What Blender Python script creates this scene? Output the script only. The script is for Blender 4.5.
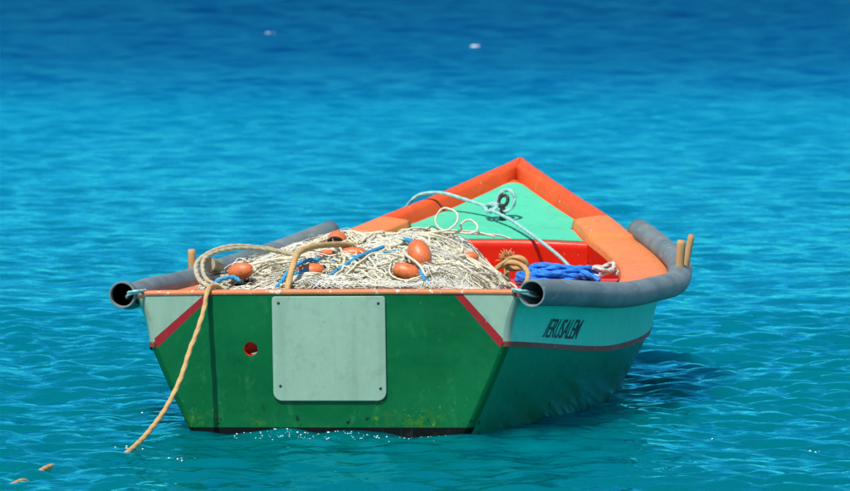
import bpy, bmesh, math, random
import numpy as np
from mathutils import Vector, Matrix, noise

random.seed(7)
rng = np.random.default_rng(11)
scene = bpy.context.scene
for o in list(bpy.data.objects):
    bpy.data.objects.remove(o)

# ------------------------------------------------------------------ camera
CAM_H = 1.8854
cam_data = bpy.data.cameras.new('camera')
cam_data.sensor_width = 36.0
cam_data.lens = 36.0 * 5060.0 / 850.0
cam_data.clip_start = 0.5
cam_data.clip_end = 20000.0
cam_data.dof.use_dof = True
cam_data.dof.focus_distance = 20.6
cam_data.dof.aperture_fstop = 8.0
cam = bpy.data.objects.new('camera', cam_data)
cam.location = (0, 0, CAM_H)
cam.rotation_euler = (math.radians(90 - 3.3422), 0, 0)
scene.collection.objects.link(cam)
scene.camera = cam

# ------------------------------------------------------------------ sky and sun
SUN_EL, SUN_ROT = 56.0, 206.0
world = bpy.data.worlds.new('World')
scene.world = world
world.use_nodes = True
wn = world.node_tree
sky = wn.nodes.new('ShaderNodeTexSky')
sky.sky_type = 'NISHITA'
sky.sun_disc = False
sky.sun_elevation = math.radians(SUN_EL)
sky.sun_rotation = math.radians(SUN_ROT)
sky.air_density = 1.0
sky.dust_density = 0.0
sky.ozone_density = 4.0
wn.links.new(sky.outputs[0], wn.nodes['Background'].inputs[0])
wn.nodes['Background'].inputs[1].default_value = 0.13

sun_data = bpy.data.lights.new('sun', 'SUN')
sun_data.energy = 4.6
sun_data.angle = math.radians(0.53)
sun_data.color = (1.0, 0.95, 0.87)
sun = bpy.data.objects.new('sun', sun_data)
az = math.radians(SUN_ROT)
el = math.radians(SUN_EL)
sdir = Vector((math.sin(az) * math.cos(el), math.cos(az) * math.cos(el), math.sin(el)))
sun.rotation_euler = sdir.to_track_quat('Z', 'Y').to_euler()
sun.location = sdir * 30
scene.collection.objects.link(sun)

scene.view_settings.view_transform = 'Standard'
scene.view_settings.look = 'None'
scene.view_settings.exposure = 0.10
scene.view_settings.gamma = 1.0

# ------------------------------------------------------------------ materials
class NT:
    def __init__(self, name):
        self.m = bpy.data.materials.new(name)
        self.m.use_nodes = True
        self.t = self.m.node_tree
        self.b = self.t.nodes['Principled BSDF']
        self.co = self.t.nodes.new('ShaderNodeTexCoord').outputs['Object']
    def new(self, k):
        return self.t.nodes.new(k)
    def link(self, a, b):
        self.t.links.new(a, b)
    def noise(self, scale, detail=4, rough=0.55, stretch=None, co=None):
        n = self.new('ShaderNodeTexNoise')
        n.inputs['Scale'].default_value = scale
        n.inputs['Detail'].default_value = detail
        n.inputs['Roughness'].default_value = rough
        src = co or self.co
        if stretch:
            mp = self.new('ShaderNodeMapping')
            mp.inputs['Scale'].default_value = stretch
            self.link(src, mp.inputs['Vector'])
            src = mp.outputs[0]
        self.link(src, n.inputs['Vector'])
        return n.outputs['Fac']
    def ramp(self, fac, lo, hi, a=0.0, b=1.0):
        r = self.new('ShaderNodeMapRange')
        r.inputs['From Min'].default_value = lo
        r.inputs['From Max'].default_value = hi
        r.inputs['To Min'].default_value = a
        r.inputs['To Max'].default_value = b
        self.link(fac, r.inputs['Value'])
        return r.outputs[0]
    def mix(self, fac, a, b):
        x = self.new('ShaderNodeMix')
        x.data_type = 'RGBA'
        if isinstance(fac, float):
            x.inputs['Factor'].default_value = fac
        else:
            self.link(fac, x.inputs['Factor'])
        for sock, v in ((x.inputs[6], a), (x.inputs[7], b)):
            if isinstance(v, tuple):
                sock.default_value = (*v, 1) if len(v) == 3 else v
            else:
                self.link(v, sock)
        return x.outputs[2]
    def math(self, op, a, b=None):
        x = self.new('ShaderNodeMath')
        x.operation = op
        for i, v in enumerate((a, b)):
            if v is None:
                continue
            if isinstance(v, (int, float)):
                x.inputs[i].default_value = v
            else:
                self.link(v, x.inputs[i])
        return x.outputs[0]
    def sep(self, co=None):
        s = self.new('ShaderNodeSeparateXYZ')
        self.link(co or self.co, s.inputs[0])
        return s.outputs
    def bump(self, h, strength, dist=0.01, normal=None):
        b = self.new('ShaderNodeBump')
        b.inputs['Strength'].default_value = strength
        b.inputs['Distance'].default_value = dist
        self.link(h, b.inputs['Height'])
        if normal is not None:
            self.link(normal, b.inputs['Normal'])
        return b.outputs[0]
    def finish(self, color, rough=0.5, normal=None, spec=0.5):
        if isinstance(color, tuple):
            self.b.inputs['Base Color'].default_value = (*color, 1)
        else:
            self.link(color, self.b.inputs['Base Color'])
        if isinstance(rough, (int, float)):
            self.b.inputs['Roughness'].default_value = rough
        else:
            self.link(rough, self.b.inputs['Roughness'])
        self.b.inputs['Specular IOR Level'].default_value = spec
        if normal is not None:
            self.link(normal, self.b.inputs['Normal'])
        return self.m


def paint(name, col, worn, chip=None, rough=0.35, streak=0.35, chips=0.0, waterline=None, speck=None, spec=0.28, grime=0.4):
    n = NT(name)
    big = n.noise(3.0, 5)
    c = n.mix(n.ramp(big, 0.35, 0.7, 0.0, 0.55), col, worn)
    st = n.noise(9.0, 4, 0.6, (1.6, 1.6, 0.16))
    c = n.mix(n.ramp(st, 0.5, 0.75, 0.0, streak), c, tuple(x * 0.55 for x in worn))
    gr = n.noise(13.0, 7, 0.72)
    c = n.mix(n.ramp(gr, 0.52, 0.74, 0.0, grime), c, tuple(x * 0.42 for x in worn))
    lt = n.noise(17.0, 7, 0.75, (1.0, 1.0, 0.55))
    c = n.mix(n.ramp(lt, 0.56, 0.76, 0.0, grime), c, tuple(min(0.85, x * 1.25 + 0.05) for x in worn))
    if chip:
        ch = n.noise(38.0, 3, 0.6)
        lo = 0.72 - chips * 0.1
        c = n.mix(n.ramp(ch, lo, lo + 0.025), c, chip)
    if speck:
        sp = n.noise(105.0, 2, 0.5)
        c = n.mix(n.math('MULTIPLY', n.ramp(sp, 0.69, 0.74, 0.0, 0.75), n.ramp(n.noise(5.0, 3, 0.6), 0.45, 0.68)), c, speck)
    if waterline:
        s = n.sep()
        zed = n.math('ADD', s[2], n.math('MULTIPLY', n.math('SUBTRACT', n.noise(5.0, 5, 0.65), 0.5), 0.16))
        band = n.ramp(zed, 0.035, 0.085, 1.0, 0.0)
        clump = n.ramp(n.noise(4.2, 3, 0.6), 0.47, 0.6)
        gro = n.ramp(n.noise(36.0, 5, 0.7), 0.46, 0.6)
        c = n.mix(n.math('MULTIPLY', n.math('MULTIPLY', band, gro), n.math('MULTIPLY', clump, 0.7)), c, waterline[0])
        gro2 = n.ramp(n.noise(44.0, 4, 0.65, (1, 1, 1.3)), 0.6, 0.64)
        band2 = n.ramp(zed, 0.085, 0.125, 1.0, 0.0)
        c = n.mix(n.math('MULTIPLY', n.math('MULTIPLY', band2, gro2), n.math('MULTIPLY', clump, 0.6)), c, waterline[1])
        dk = n.ramp(n.noise(21.0, 4, 0.6), 0.63, 0.68)
        c = n.mix(n.math('MULTIPLY', n.math('MULTIPLY', n.ramp(zed, 0.05, 0.10, 1.0, 0.0), dk), 0.9), c, (0.004, 0.012, 0.006))
    bp = n.bump(n.noise(60.0, 4), 0.12, 0.003)
    bp = n.bump(n.noise(3.4, 3), 0.45, 0.02, bp)
    r = n.ramp(big, 0.3, 0.7, rough - 0.08, rough + 0.14)
    return n.finish(c, r, bp, spec)


GREEN = paint('green_hull_paint', (0.0, 0.094, 0.024), (0.0, 0.165, 0.048), None, 0.30, 0.25,
              waterline=((0.05, 0.17, 0.008), (0.19, 0.33, 0.015)), speck=(0.16, 0.38, 0.22), spec=0.22)
WHITE = paint('white_hull_paint', (0.275, 0.41, 0.295), (0.23, 0.36, 0.26), (0.10, 0.09, 0.06), 0.38, 0.3, chips=0.12, speck=(0.4, 0.2, 0.1))
WHITE_BOUNCE = paint('bounce_tinted_topside_paint', (0.05, 0.72, 0.51), (0.08, 0.75, 0.55), (0.15, 0.2, 0.17), 0.38, 0.3)  # white topside; turquoise bounce light off the water is put into its colour
PLATE = paint('white_pad_paint', (0.275, 0.415, 0.30), (0.23, 0.35, 0.25), (0.2, 0.2, 0.17), 0.45, 0.3, speck=(0.45, 0.58, 0.47))
RED = paint('dark_red_stripe_paint', (0.32, 0.010, 0.012), (0.24, 0.012, 0.014), (0.5, 0.45, 0.4), 0.4, 0.3, chips=0.3)
BROWN = paint('brown_red_stripe_paint', (0.22, 0.045, 0.03), (0.16, 0.05, 0.035), (0.4, 0.36, 0.3), 0.5, 0.3, chips=0.3)
ORANGE = paint('orange_deck_paint', (0.74, 0.078, 0.013), (0.76, 0.125, 0.03), (0.75, 0.45, 0.3), 0.42, 0.25, chips=0.2)
PALE_ORANGE = paint('pale_orange_deck_paint', (0.76, 0.205, 0.055), (0.78, 0.27, 0.09), (0.78, 0.5, 0.3), 0.5, 0.2, chips=0.35)  # paler orange than the bow rail
GREEN_BOUNCE = paint('green_bounce_lit_paint', (0.0, 0.20, 0.08), (0.003, 0.25, 0.115), None, 0.25, 0.3, waterline=((0.05, 0.17, 0.008), (0.12, 0.25, 0.015)), spec=0.45)  # transom green lightened: water light on the shaded side put into the colour
INNER = paint('red_orange_inner_paint', (0.74, 0.016, 0.003), (0.62, 0.014, 0.003), (0.72, 0.3, 0.15), 0.35, 0.3, chips=0.05)
MINT = paint('mint_deck_paint', (0.075, 0.56, 0.33), (0.10, 0.60, 0.36), (0.45, 0.6, 0.4), 0.5, 0.15, chips=-0.2)
BLACK = paint('black_bottom_paint', (0.003, 0.005, 0.005), (0.006, 0.009, 0.008), None, 0.5, 0.2, spec=0.08)
CREAMTRIM = paint('cream_worn_edge', (0.74, 0.20, 0.075), (0.70, 0.27, 0.13), (0.70, 0.62, 0.50), 0.55, 0.3, chips=1.1)


def mat_pipe():
    n = NT('grey_plastic_pipe')
    a = n.noise(6.0, 5, 0.6)
    c = n.mix(n.ramp(a, 0.35, 0.7), (0.10, 0.148, 0.153), (0.20, 0.245, 0.24))
    scr = n.noise(30.0, 4, 0.65, (0.5, 0.5, 3.0))
    c = n.mix(n.ramp(scr, 0.58, 0.72, 0, 0.6), c, (0.38, 0.41, 0.41))
    stain = n.noise(10.0, 4)
    c = n.mix(n.ramp(stain, 0.62, 0.75, 0, 0.5), c, (0.13, 0.09, 0.06))
    return n.finish(c, 0.55, n.bump(n.noise(70.0, 3), 0.15, 0.002))


def mat_rope(name, a, b, scale=160.0, rough=0.85):
    n = NT(name)
    c = n.mix(n.ramp(n.noise(scale, 3, 0.6), 0.35, 0.65), a, b)
    c = n.mix(n.ramp(n.noise(14.0, 3), 0.45, 0.75, 0, 0.5), c, tuple(x * 0.6 for x in a))
    return n.finish(c, rough, n.bump(n.noise(scale * 1.6, 2), 0.5, 0.002), 0.2)


def mat_wood(name, a, b):
    n = NT(name)
    c = n.mix(n.ramp(n.noise(22.0, 5, 0.6, (1, 1, 0.15)), 0.35, 0.65), a, b)
    return n.finish(c, 0.8, n.bump(n.noise(60.0, 4, 0.6, (1, 1, 0.12)), 0.5, 0.004), 0.2)


def mat_float():
    n = NT('orange_float_plastic')
    c = n.mix(n.ramp(n.noise(20.0, 5, 0.6), 0.35, 0.7), (0.72, 0.175, 0.045), (0.62, 0.13, 0.035))
    c = n.mix(n.ramp(n.noise(48.0, 5, 0.7), 0.52, 0.68, 0, 0.8), c, (0.33, 0.085, 0.04))
    c = n.mix(n.ramp(n.noise(11.0, 4, 0.6), 0.6, 0.78, 0, 0.6), c, (0.78, 0.34, 0.17))
    return n.finish(c, 0.42, n.bump(n.noise(90.0, 3), 0.25, 0.003))


PIPE = mat_pipe()
ROPE_TAN = mat_rope('tan_rope', (0.62, 0.40, 0.17), (0.47, 0.28, 0.11))
ROPE_BEIGE = mat_rope('beige_rope', (0.56, 0.50, 0.34), (0.40, 0.34, 0.20))
ROPE_BLUE = mat_rope('blue_rope', (0.045, 0.30, 0.84), (0.015, 0.14, 0.62), rough=0.6)
ROPE_CYAN = mat_rope('turquoise_rope', (0.06, 0.36, 0.58), (0.03, 0.22, 0.42), rough=0.6)
ROPE_MINT = mat_rope('pale_turquoise_rope', (0.36, 0.62, 0.56), (0.26, 0.50, 0.46))
ROPE_WHITE = mat_rope('white_rope', (0.66, 0.66, 0.58), (0.52, 0.50, 0.40))
CORD = mat_rope('cream_cord', (0.78, 0.73, 0.55), (0.62, 0.55, 0.36))
NETA = mat_rope('pale_net_twine', (0.84, 0.81, 0.66), (0.70, 0.65, 0.47), 60)
NETB = mat_rope('straw_net_twine', (0.60, 0.54, 0.36), (0.44, 0.38, 0.22), 60)
NETC = mat_rope('olive_net_twine', (0.22, 0.19, 0.10), (0.12, 0.10, 0.055), 60)
NETD = mat_rope('white_net_twine', (0.90, 0.89, 0.80), (0.80, 0.77, 0.64), 60)
HEAP = mat_rope('gap_shade_net', (0.20, 0.17, 0.10), (0.03, 0.026, 0.015), 90)  # shade between the strands is put into this dark core colour
FLOAT = mat_float()
RUBBER = mat_rope('black_rubber', (0.012, 0.012, 0.012), (0.02, 0.02, 0.02), 40, 0.6)
WOOD = mat_wood('weathered_wood', (0.52, 0.33, 0.15), (0.36, 0.20, 0.08))
WOOD_PALE = mat_wood('grey_log_wood', (0.42, 0.37, 0.25), (0.28, 0.24, 0.15))
METAL = NT('dark_iron').finish((0.025, 0.024, 0.022), 0.5)
INK = NT('black_lettering_paint').finish((0.006, 0.008, 0.010), 0.5)

# ------------------------------------------------------------------ mesh helpers
col = scene.collection
BOAT_M = (Matrix.Translation((-0.38018, 20.0, 0.0))
          @ Matrix.Rotation(math.radians(-9.9453), 4, 'Z')
          @ Matrix.Rotation(math.radians(-0.8623), 4, 'Y'))


def mesh_obj(name, verts, faces, mat, parent=None, smooth=True, world=None, origin=None):
    """verts are in boat coordinates (or world coordinates when world is the identity)"""
    vs = [Vector(v) for v in verts]
    off = Vector((0, 0, 0))
    if parent is None:
        if origin is None:
            n = len(vs)
            off = Vector((sum(v.x for v in vs) / n, sum(v.y for v in vs) / n, min(v.z for v in vs)))
        else:
            off = Vector(origin)
        vs = [v - off for v in vs]
    elif 'off' in parent:
        off = Vector(parent['off'])
        vs = [v - off for v in vs]
    me = bpy.data.meshes.new(name)
    me.from_pydata([tuple(v) for v in vs], [], faces)
    me.materials.append(mat)
    if smooth:
        me.polygons.foreach_set('use_smooth', [True] * len(me.polygons))
    me.update()
    o = bpy.data.objects.new(name, me)
    col.objects.link(o)
    if parent is None:
        o.matrix_world = (BOAT_M if world is None else world) @ Matrix.Translation(off)
        o['off'] = tuple(off)
    else:
        o.parent = parent
    return o


def thing(name, off=(0, 0, 0), world=None):
    o = bpy.data.objects.new(name, None)
    o.empty_display_size = 0.1
    col.objects.link(o)
    o.matrix_world = (BOAT_M if world is None else world) @ Matrix.Translation(off)
    o['off'] = tuple(off)
    return o


def tag(o, label, cat, group=None):
    o['label'] = label
    o['category'] = cat
    if group:
        o['group'] = group
    return o


def catmull(pts, step=0.02, closed=False):
    P = [np.array(p, float) for p in pts]
    n = len(P)
    out = []
    rngi = range(n if closed else n - 1)
    for i in rngi:
        if closed:
            p0, p1, p2, p3 = P[(i - 1) % n], P[i], P[(i + 1) % n], P[(i + 2) % n]
        else:
            p1, p2 = P[i], P[i + 1]
            p0 = P[i - 1] if i > 0 else 2 * p1 - p2
            p3 = P[i + 2] if i + 2 < n else 2 * p2 - p1
        k = max(2, int(np.linalg.norm(p2 - p1) / step))
        for j in range(k):
            t = j / k
            out.append(0.5 * ((2 * p1) + (-p0 + p2) * t + (2 * p0 - 5 * p1 + 4 * p2 - p3) * t * t
                              + (-p0 + 3 * p1 - 3 * p2 + p3) * t ** 3))
    if not closed:
        out.append(P[-1])
    return np.array(out)


def frames(path):
    T = np.gradient(path, axis=0)
    T /= np.linalg.norm(T, axis=1)[:, None] + 1e-12
    N = np.zeros_like(T)
    a = np.array([0, 0, 1.0])
    if abs(T[0] @ a) > 0.9:
        a = np.array([1.0, 0, 0])
    nrm = np.cross(T[0], np.cross(a, T[0]))
    N[0] = nrm / np.linalg.norm(nrm)
    for i in range(1, len(T)):
        v = N[i - 1] - T[i] * (N[i - 1] @ T[i])
        N[i] = v / (np.linalg.norm(v) + 1e-12)
    return T, N, np.cross(T, N)


def tube(path, r, sides=8, lobes=0, pitch=0.05, depth=0.16, base=0, caps=True):
    path = np.asarray(path, float)
    T, N, B = frames(path)
    d = np.concatenate([[0], np.cumsum(np.linalg.norm(np.diff(path, axis=0), axis=1))])
    V, F = [], []
    rr = r if hasattr(r, '__len__') else [r] * len(path)
    for i in range(len(path)):
        tw = 2 * math.pi * d[i] / pitch if lobes else 0
        for k in range(sides):
            a = 2 * math.pi * k / sides
            q = rr[i] * (1 + (depth * math.cos(lobes * a - tw) if lobes else 0))
            V.append(path[i] + q * (math.cos(a) * N[i] + math.sin(a) * B[i]))
    n = len(path)
    for i in range(n - 1):
        for k in range(sides):
            k2 = (k + 1) % sides
            F.append((base + i * sides + k, base + i * sides + k2, base + (i + 1) * sides + k2, base + (i + 1) * sides + k))
    if caps:
        F.append(tuple(base + k for k in range(sides))[::-1])
        F.append(tuple(base + (n - 1) * sides + k for k in range(sides)))
    return V, F


def rope(name, pts, r, mat, parent=None, step=0.006, world=None, lobes=3, closed=False, wob=0.0, depth=0.26):
    path = catmull(pts, step, closed)
    if wob:
        for i, p in enumerate(path):
            path[i] = p + wob * np.array(noise.noise_vector(Vector(p) * 9.0))
    if closed:
        path = np.vstack([path, path[:1]])
    v, f = tube(path, r, 12, lobes, r * 6.5 * lobes / 3, depth)
    return mesh_obj(name, v, f, mat, parent, world=world)


def multi_tubes(paths, r, sides=3):
    """many thin strands as one numpy mesh"""
    V, F = [], []
    b = 0
    for p, rad in zip(paths, r):
        p = np.asarray(p)
        n = len(p)
        T = np.gradient(p, axis=0)
        T /= np.linalg.norm(T, axis=1)[:, None] + 1e-9
        up = np.array([0.13, 0.21, 0.97])
        N = np.cross(T, up)
        N /= np.linalg.norm(N, axis=1)[:, None] + 1e-9
        B = np.cross(T, N)
        for k in range(sides):
            a = 2 * math.pi * k / sides
            V.append(p + rad * (math.cos(a) * N + math.sin(a) * B))
        idx = np.arange(n - 1)
        for k in range(sides):
            k2 = (k + 1) % sides
            F.append(np.stack([b + k * n + idx, b + k2 * n + idx, b + k2 * n + idx + 1, b + k * n + idx + 1], 1))
        b += n * sides
    return np.concatenate(V), np.concatenate(F)


def np_mesh(name, V, F, mat, parent=None, smooth=True, off=(0, 0, 0)):
    me = bpy.data.meshes.new(name)
    V = np.asarray(V) - np.array(off)
    me.vertices.add(len(V))
    me.vertices.foreach_set('co', V.astype(np.float32).ravel())
    k = F.shape[1]
    me.loops.add(F.size)
    me.loops.foreach_set('vertex_index', F.astype(np.int32).ravel())
    me.polygons.add(len(F))
    me.polygons.foreach_set('loop_start', (np.arange(len(F)) * k).astype(np.int32))
    me.polygons.foreach_set('loop_total', np.full(len(F), k, np.int32))
    if smooth:
        me.polygons.foreach_set('use_smooth', np.ones(len(F), bool))
    me.materials.append(mat)
    me.update()
    me.validate()
    o = bpy.data.objects.new(name, me)
    col.objects.link(o)
    if parent:
        o.parent = parent
    return o


# ------------------------------------------------------------------ hull lines
KV = np.linspace(0, 5, 9)
KW = np.array([0.8254, 0.9651, 1.0711, 1.1187, 1.0921, 1.0021, 0.788, 0.4197, 0.0])
KZ = np.array([0.5268, 0.4783, 0.442, 0.4295, 0.4301, 0.4618, 0.5435, 0.676, 0.8703])


def spl(k, t):
    dx = KV[1] - KV[0]
    t = min(max(t, 0.0), 5.0)
    m = np.gradient(k, dx)
    i = min(int(t / dx), len(k) - 2)
    u = t / dx - i
    return ((2 * u ** 3 - 3 * u ** 2 + 1) * k[i] + (u ** 3 - 2 * u ** 2 + u) * dx * m[i]
            + (-2 * u ** 3 + 3 * u ** 2) * k[i + 1] + (u ** 3 - u ** 2) * dx * m[i + 1])


def sm(a, b, x):
    t = min(max((x - a) / (b - a), 0), 1)
    return t * t * (3 - 2 * t)


def WF(v):
    w = spl(KW, v)
    if v > 4.7:
        u = (v - 4.7) / 0.3
        w = math.sqrt(w * w + (0.06 * u) ** 2 * (1 - u ** 4)) if u < 1 else 0.0
    return w
def ZS(v): return spl(KZ, v) - 0.012 * sm(4.8, 5.0, v)
def DROP(v): return 0.014 * (1 - sm(3.76, 3.80, v))
def WG(v): return max(WF(v) - 0.055 * (1 - sm(3.7, 4.3, v)), 0.0)
def DECKW(v): return 0.106 + (0.114 - 0.016 * sm(3.8, 4.0, v)) * (1 - sm(4.08, 4.12, v))
def WIN(v): return max(WG(v) - DECKW(v), 0.0)


def strip(rows, closed=False):
    V, F = [], []
    n = len(rows[0])
    for r in rows:
        V += r
    for i in range(len(rows) - 1):
        for j in range(n - 1):
            F.append((i * n + j, i * n + j + 1, (i + 1) * n + j + 1, (i + 1) * n + j))
    return V, F


def both(V, F):
    """mirror a half shape"""
    n = len(V)
    V2 = V + [(-x, y, z) for x, y, z in V]
    return V2, F + [tuple(n + i for i in reversed(f)) for f in F]


# ------------------------------------------------------------------ water
WATER_Z = -0.038


def mat_water():
    n = NT('sea_water')
    geo = n.new('ShaderNodeNewGeometry').outputs['Position']
    s = n.sep(geo)
    # colour of the water body: sand shallows near, turquoise bar, then deep blue offshore
    wob = n.math('MULTIPLY', n.math('SUBTRACT', n.noise(0.035, 3, 0.5, (0.35, 1, 1), geo), 0.5), 26.0)
    dist = n.math('ADD', s[1], wob)
    r = n.new('ShaderNodeValToRGB')
    n.link(n.ramp(dist, 10, 150), r.inputs[0])
    e = r.color_ramp.elements
    e[0].position = 0.0
    e[0].color = (0.0, 0.165, 0.175, 1)
    e[1].position = 1.0
    e[1].color = (0.0, 0.028, 0.13, 1)
    for p, c in ((0.08, (0.0, 0.175, 0.20, 1)), (0.16, (0.0, 0.195, 0.27, 1)), (0.25, (0.0, 0.22, 0.34, 1)), (0.34, (0.0, 0.22, 0.37, 1)), (0.45, (0.0, 0.10, 0.26, 1)), (0.6, (0.0, 0.055, 0.19, 1))):
        x = e.new(p)
        x.color = c
    patch = n.noise(0.55, 4, 0.6, (0.5, 1, 1), geo)
    c = n.mix(n.ramp(patch, 0.4, 0.7, 0, 0.5), r.outputs[0], n.mix(0.5, r.outputs[0], (0.0, 0.10, 0.16)))
    b1 = n.bump(n.noise(9.0, 3, 0.5, (0.9, 1, 1), geo), 0.22, 0.03)
    b2 = n.bump(n.noise(2.2, 4, 0.6, (0.8, 1.1, 1), geo), 0.35, 0.14, b1)
    n.t.nodes.remove(n.b)
    body = n.new('ShaderNodeSubsurfaceScattering')      # light scattered back by the water itself
    body.falloff = 'BURLEY'
    hs = n.new('ShaderNodeHueSaturation')
    hs.inputs['Value'].default_value = 0.80
    n.link(c, hs.inputs['Color'])
    n.link(hs.outputs[0], body.inputs['Color'])
    body.inputs['Scale'].default_value = 0.8
    body.inputs['Radius'].default_value = (0.3, 0.9, 1.0)
    n.link(b2, body.inputs['Normal'])
    gl = n.new('ShaderNodeBsdfGlossy')
    gl.inputs['Color'].default_value = (0.05, 0.74, 0.97, 1)
    n.link(n.ramp(s[1], 20, 200, 0.05, 0.15), gl.inputs['Roughness'])
    n.link(b2, gl.inputs['Normal'])
    fr = n.new('ShaderNodeFresnel')
    fr.inputs['IOR'].default_value = 1.33
    n.link(b2, fr.inputs['Normal'])
    mx = n.new('ShaderNodeMixShader')
    # far off, mostly the wave faces turned to the shore are seen
    n.link(n.math('MULTIPLY', fr.outputs[0], n.ramp(s[1], 34, 85, 0.92, 0.30)), mx.inputs[0])
    n.link(body.outputs[0], mx.inputs[1])
    n.link(gl.outputs[0], mx.inputs[2])
    n.link(mx.outputs[0], n.t.nodes['Material Output'].inputs['Surface'])
    return n.m


WN = 190
W_LAM = np.exp(rng.uniform(np.log(0.115), np.log(3.4), WN))
W_TH = rng.normal(math.radians(262), math.radians(50), WN)
W_PH = rng.uniform(0, 2 * math.pi, WN)


def wave_z(X, Y, cell):
    Z = np.zeros_like(X)
    for l, t, p in zip(W_LAM, W_TH, W_PH):
        k = 2 * math.pi / l
        amp = 0.037 * (math.exp(-(math.log(l / 0.235) / 0.62) ** 2) + 0.13) / k
        if l > 0.4:      # longer waves build up only outside the sheltered shallows
            reach = 26.0 + 40.0 * max(0.0, l - 0.45)
            amp = amp + 0.046 / k * np.clip((Y - reach) / (0.8 * reach), 0, 1)
        fade = np.clip((l / cell - 2.5) / 3.0, 0, 1)
        arg = k * (math.cos(t) * X + math.sin(t) * Y) + p
        Z += amp * fade * (np.sin(arg) + 0.22 * np.sin(2 * arg + 0.8))
    gust = 0.85 + 0.22 * np.sin(0.9 * X + 0.5 * Y + 1.0) * np.sin(0.37 * Y - 0.6 * X)
    return Z * gust + WATER_Z


def build_water():
    # one sheet: polar rings about a point on the shore, finest around the boat
    rad = [2.5]
    while rad[-1] < 9000:
        x = rad[-1]
        if x < 13: s = 0.03
        elif x < 15: s = 0.004
        elif x < 27: s = 0.0013
        elif x < 75: s = 0.0023
        elif x < 220: s = 0.0030
        else: s = 0.06
        rad.append(x * (1 + s))
    rad = np.array(rad)
    dense = np.linspace(-9.0, 9.0, 430)
    mid1 = np.linspace(-40, -9, 120)[:-1]
    mid2 = np.linspace(9, 40, 120)[1:]
    far1 = np.linspace(-180, -40, 60)[:-1]
    far2 = np.linspace(40, 180, 60)[1:-1]
    ang = np.radians(np.concatenate([far1, mid1, dense, mid2, far2]))
    A, R = np.meshgrid(ang, rad)
    X = R * np.sin(A)
    Y = R * np.cos(A)
    da = np.gradient(ang)[None, :] * R
    dr = np.gradient(rad)[:, None] * np.ones_like(A)
    cell = np.maximum(da, dr)
    Zz = wave_z(X, Y, cell)
    nr, na = X.shape
    V = np.stack([X, Y, Zz], -1).reshape(-1, 3)
    i = np.arange(nr - 1)[:, None] * na
    j = np.arange(na)[None, :]
    j2 = (j + 1) % na
    F = np.stack([i + j, i + na + j, i + na + j2, i + j2], -1).reshape(-1, 4)[:, ::-1]
    centre = len(V)
    o = np_mesh('water', V, F, mat_water())
    o['kind'] = 'structure'
    o['label'] = 'rippled turquoise sea turning deep blue offshore'
    return o


build_water()

# ------------------------------------------------------------------ boat
boat = thing('fishing_boat')
tag(boat, 'open fishing boat painted green, white and orange, afloat and loaded with nets', 'boat')

VS = [0.0, 0.005, 0.015, 0.035] + list(np.linspace(0.10, 3.72, 36)) + [3.75, 3.765, 3.78, 3.795, 3.81, 3.86, 3.93, 4.0, 4.05, 4.08, 4.10, 4.12] + list(np.linspace(4.17, 4.94, 14)) + [4.965, 4.98, 4.99, 4.996, 5.0]


def corner(v):
    # rounded edge where the side meets the transom
    return 0.022 * (1 - math.sqrt(max(0.0, 1 - (1 - min(v / 0.035, 1)) ** 2)))


def side_pt(v, a, stage):
    """stage 0: sheer to knuckle (a 0..1), stage 1: knuckle to chine (a 0..1)"""
    wg = WG(v) - corner(v)
    zs = ZS(v)
    tap = min(1.0, WG(v) / 0.45)
    kn_z = zs - 0.205 - 0.030 * sm(0.0, 1.4, v)
    kn_w = wg - (0.046 + 0.026 * sm(0.3, 1.6, v)) * tap
    low = 0.172 - 0.022 * sm(0, 1.3, v)
    ch_z = -0.14
    if stage == 0:
        w = wg + (kn_w - wg) * a - 0.012 * math.sin(math.pi * a) * tap
        zt_ = zs - 0.016 - DROP(v) * sm(0.05, 0.3, v)
        z = zt_ + (kn_z - zt_) * a
        depth = 0.35 * a
    else:
        w = kn_w - 0.006 * tap - low * 1.25 * tap * (0.85 * a + 0.15 * a * a)
        z = kn_z + (ch_z - kn_z) * a
        depth = 0.35 + 0.65 * a
    vv = v - 0.75 * depth * (v / 5.0) ** 5
    return (max(w, 0.0), vv, z)


def side_mesh(name, stage, a0, a1, n, mat, push=0.0, vs=None, sides=None):
    rows = []
    for v in (vs or VS):
        r = []
        for k in range(n + 1):
            a = a0 + (a1 - a0) * k / n
            x, y, z = side_pt(v, a, stage)
            r.append((x + push, y, z))
        rows.append(r)
    V, F = strip(rows)
    if sides is None:
        V, F = both(V, F)
    elif sides[0] < 0:
        V, F = [(-x, y, z) for x, y, z in V], [f[::-1] for f in F]
    return mesh_obj(name, V, F, mat, boat)


side_mesh('topside_strake', 0, 0.0, 0.93, 8, WHITE_BOUNCE, vs=VS[3:])
side_mesh('corner_edge', 0, 0.0, 0.93, 8, WHITE, vs=VS[:4], sides=(1,))
side_mesh('corner_edge', 0, 0.0, 0.93, 8, WHITE, vs=VS[:4], sides=(-1,))
side_mesh('waterline_stripe', 0, 0.93, 1.04, 2, BROWN, 0.001)
side_mesh('lower_hull', 1, 0.0, 0.88, 12, GREEN_BOUNCE, vs=VS[3:])
side_mesh('lower_corner_edge', 1, 0.0, (ZS(0) - 0.205 + 0.006) / (ZS(0) - 0.205 + 0.14), 12, GREEN, vs=VS[:4], sides=(1,))
side_mesh('lower_corner_edge', 1, 0.0, (ZS(0) - 0.205 + 0.006) / (ZS(0) - 0.205 + 0.14), 12, GREEN, vs=VS[:4], sides=(-1,))
side_mesh('bottom_paint_band', 1, 0.88, 1.0, 2, BLACK, vs=VS[3:])
for sd in (1, -1):
    side_mesh('boot_corner_edge', 1, (ZS(0) - 0.205 + 0.006) / (ZS(0) - 0.205 + 0.14), 1.0, 3, BLACK, vs=VS[:4], sides=(sd,))
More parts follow.
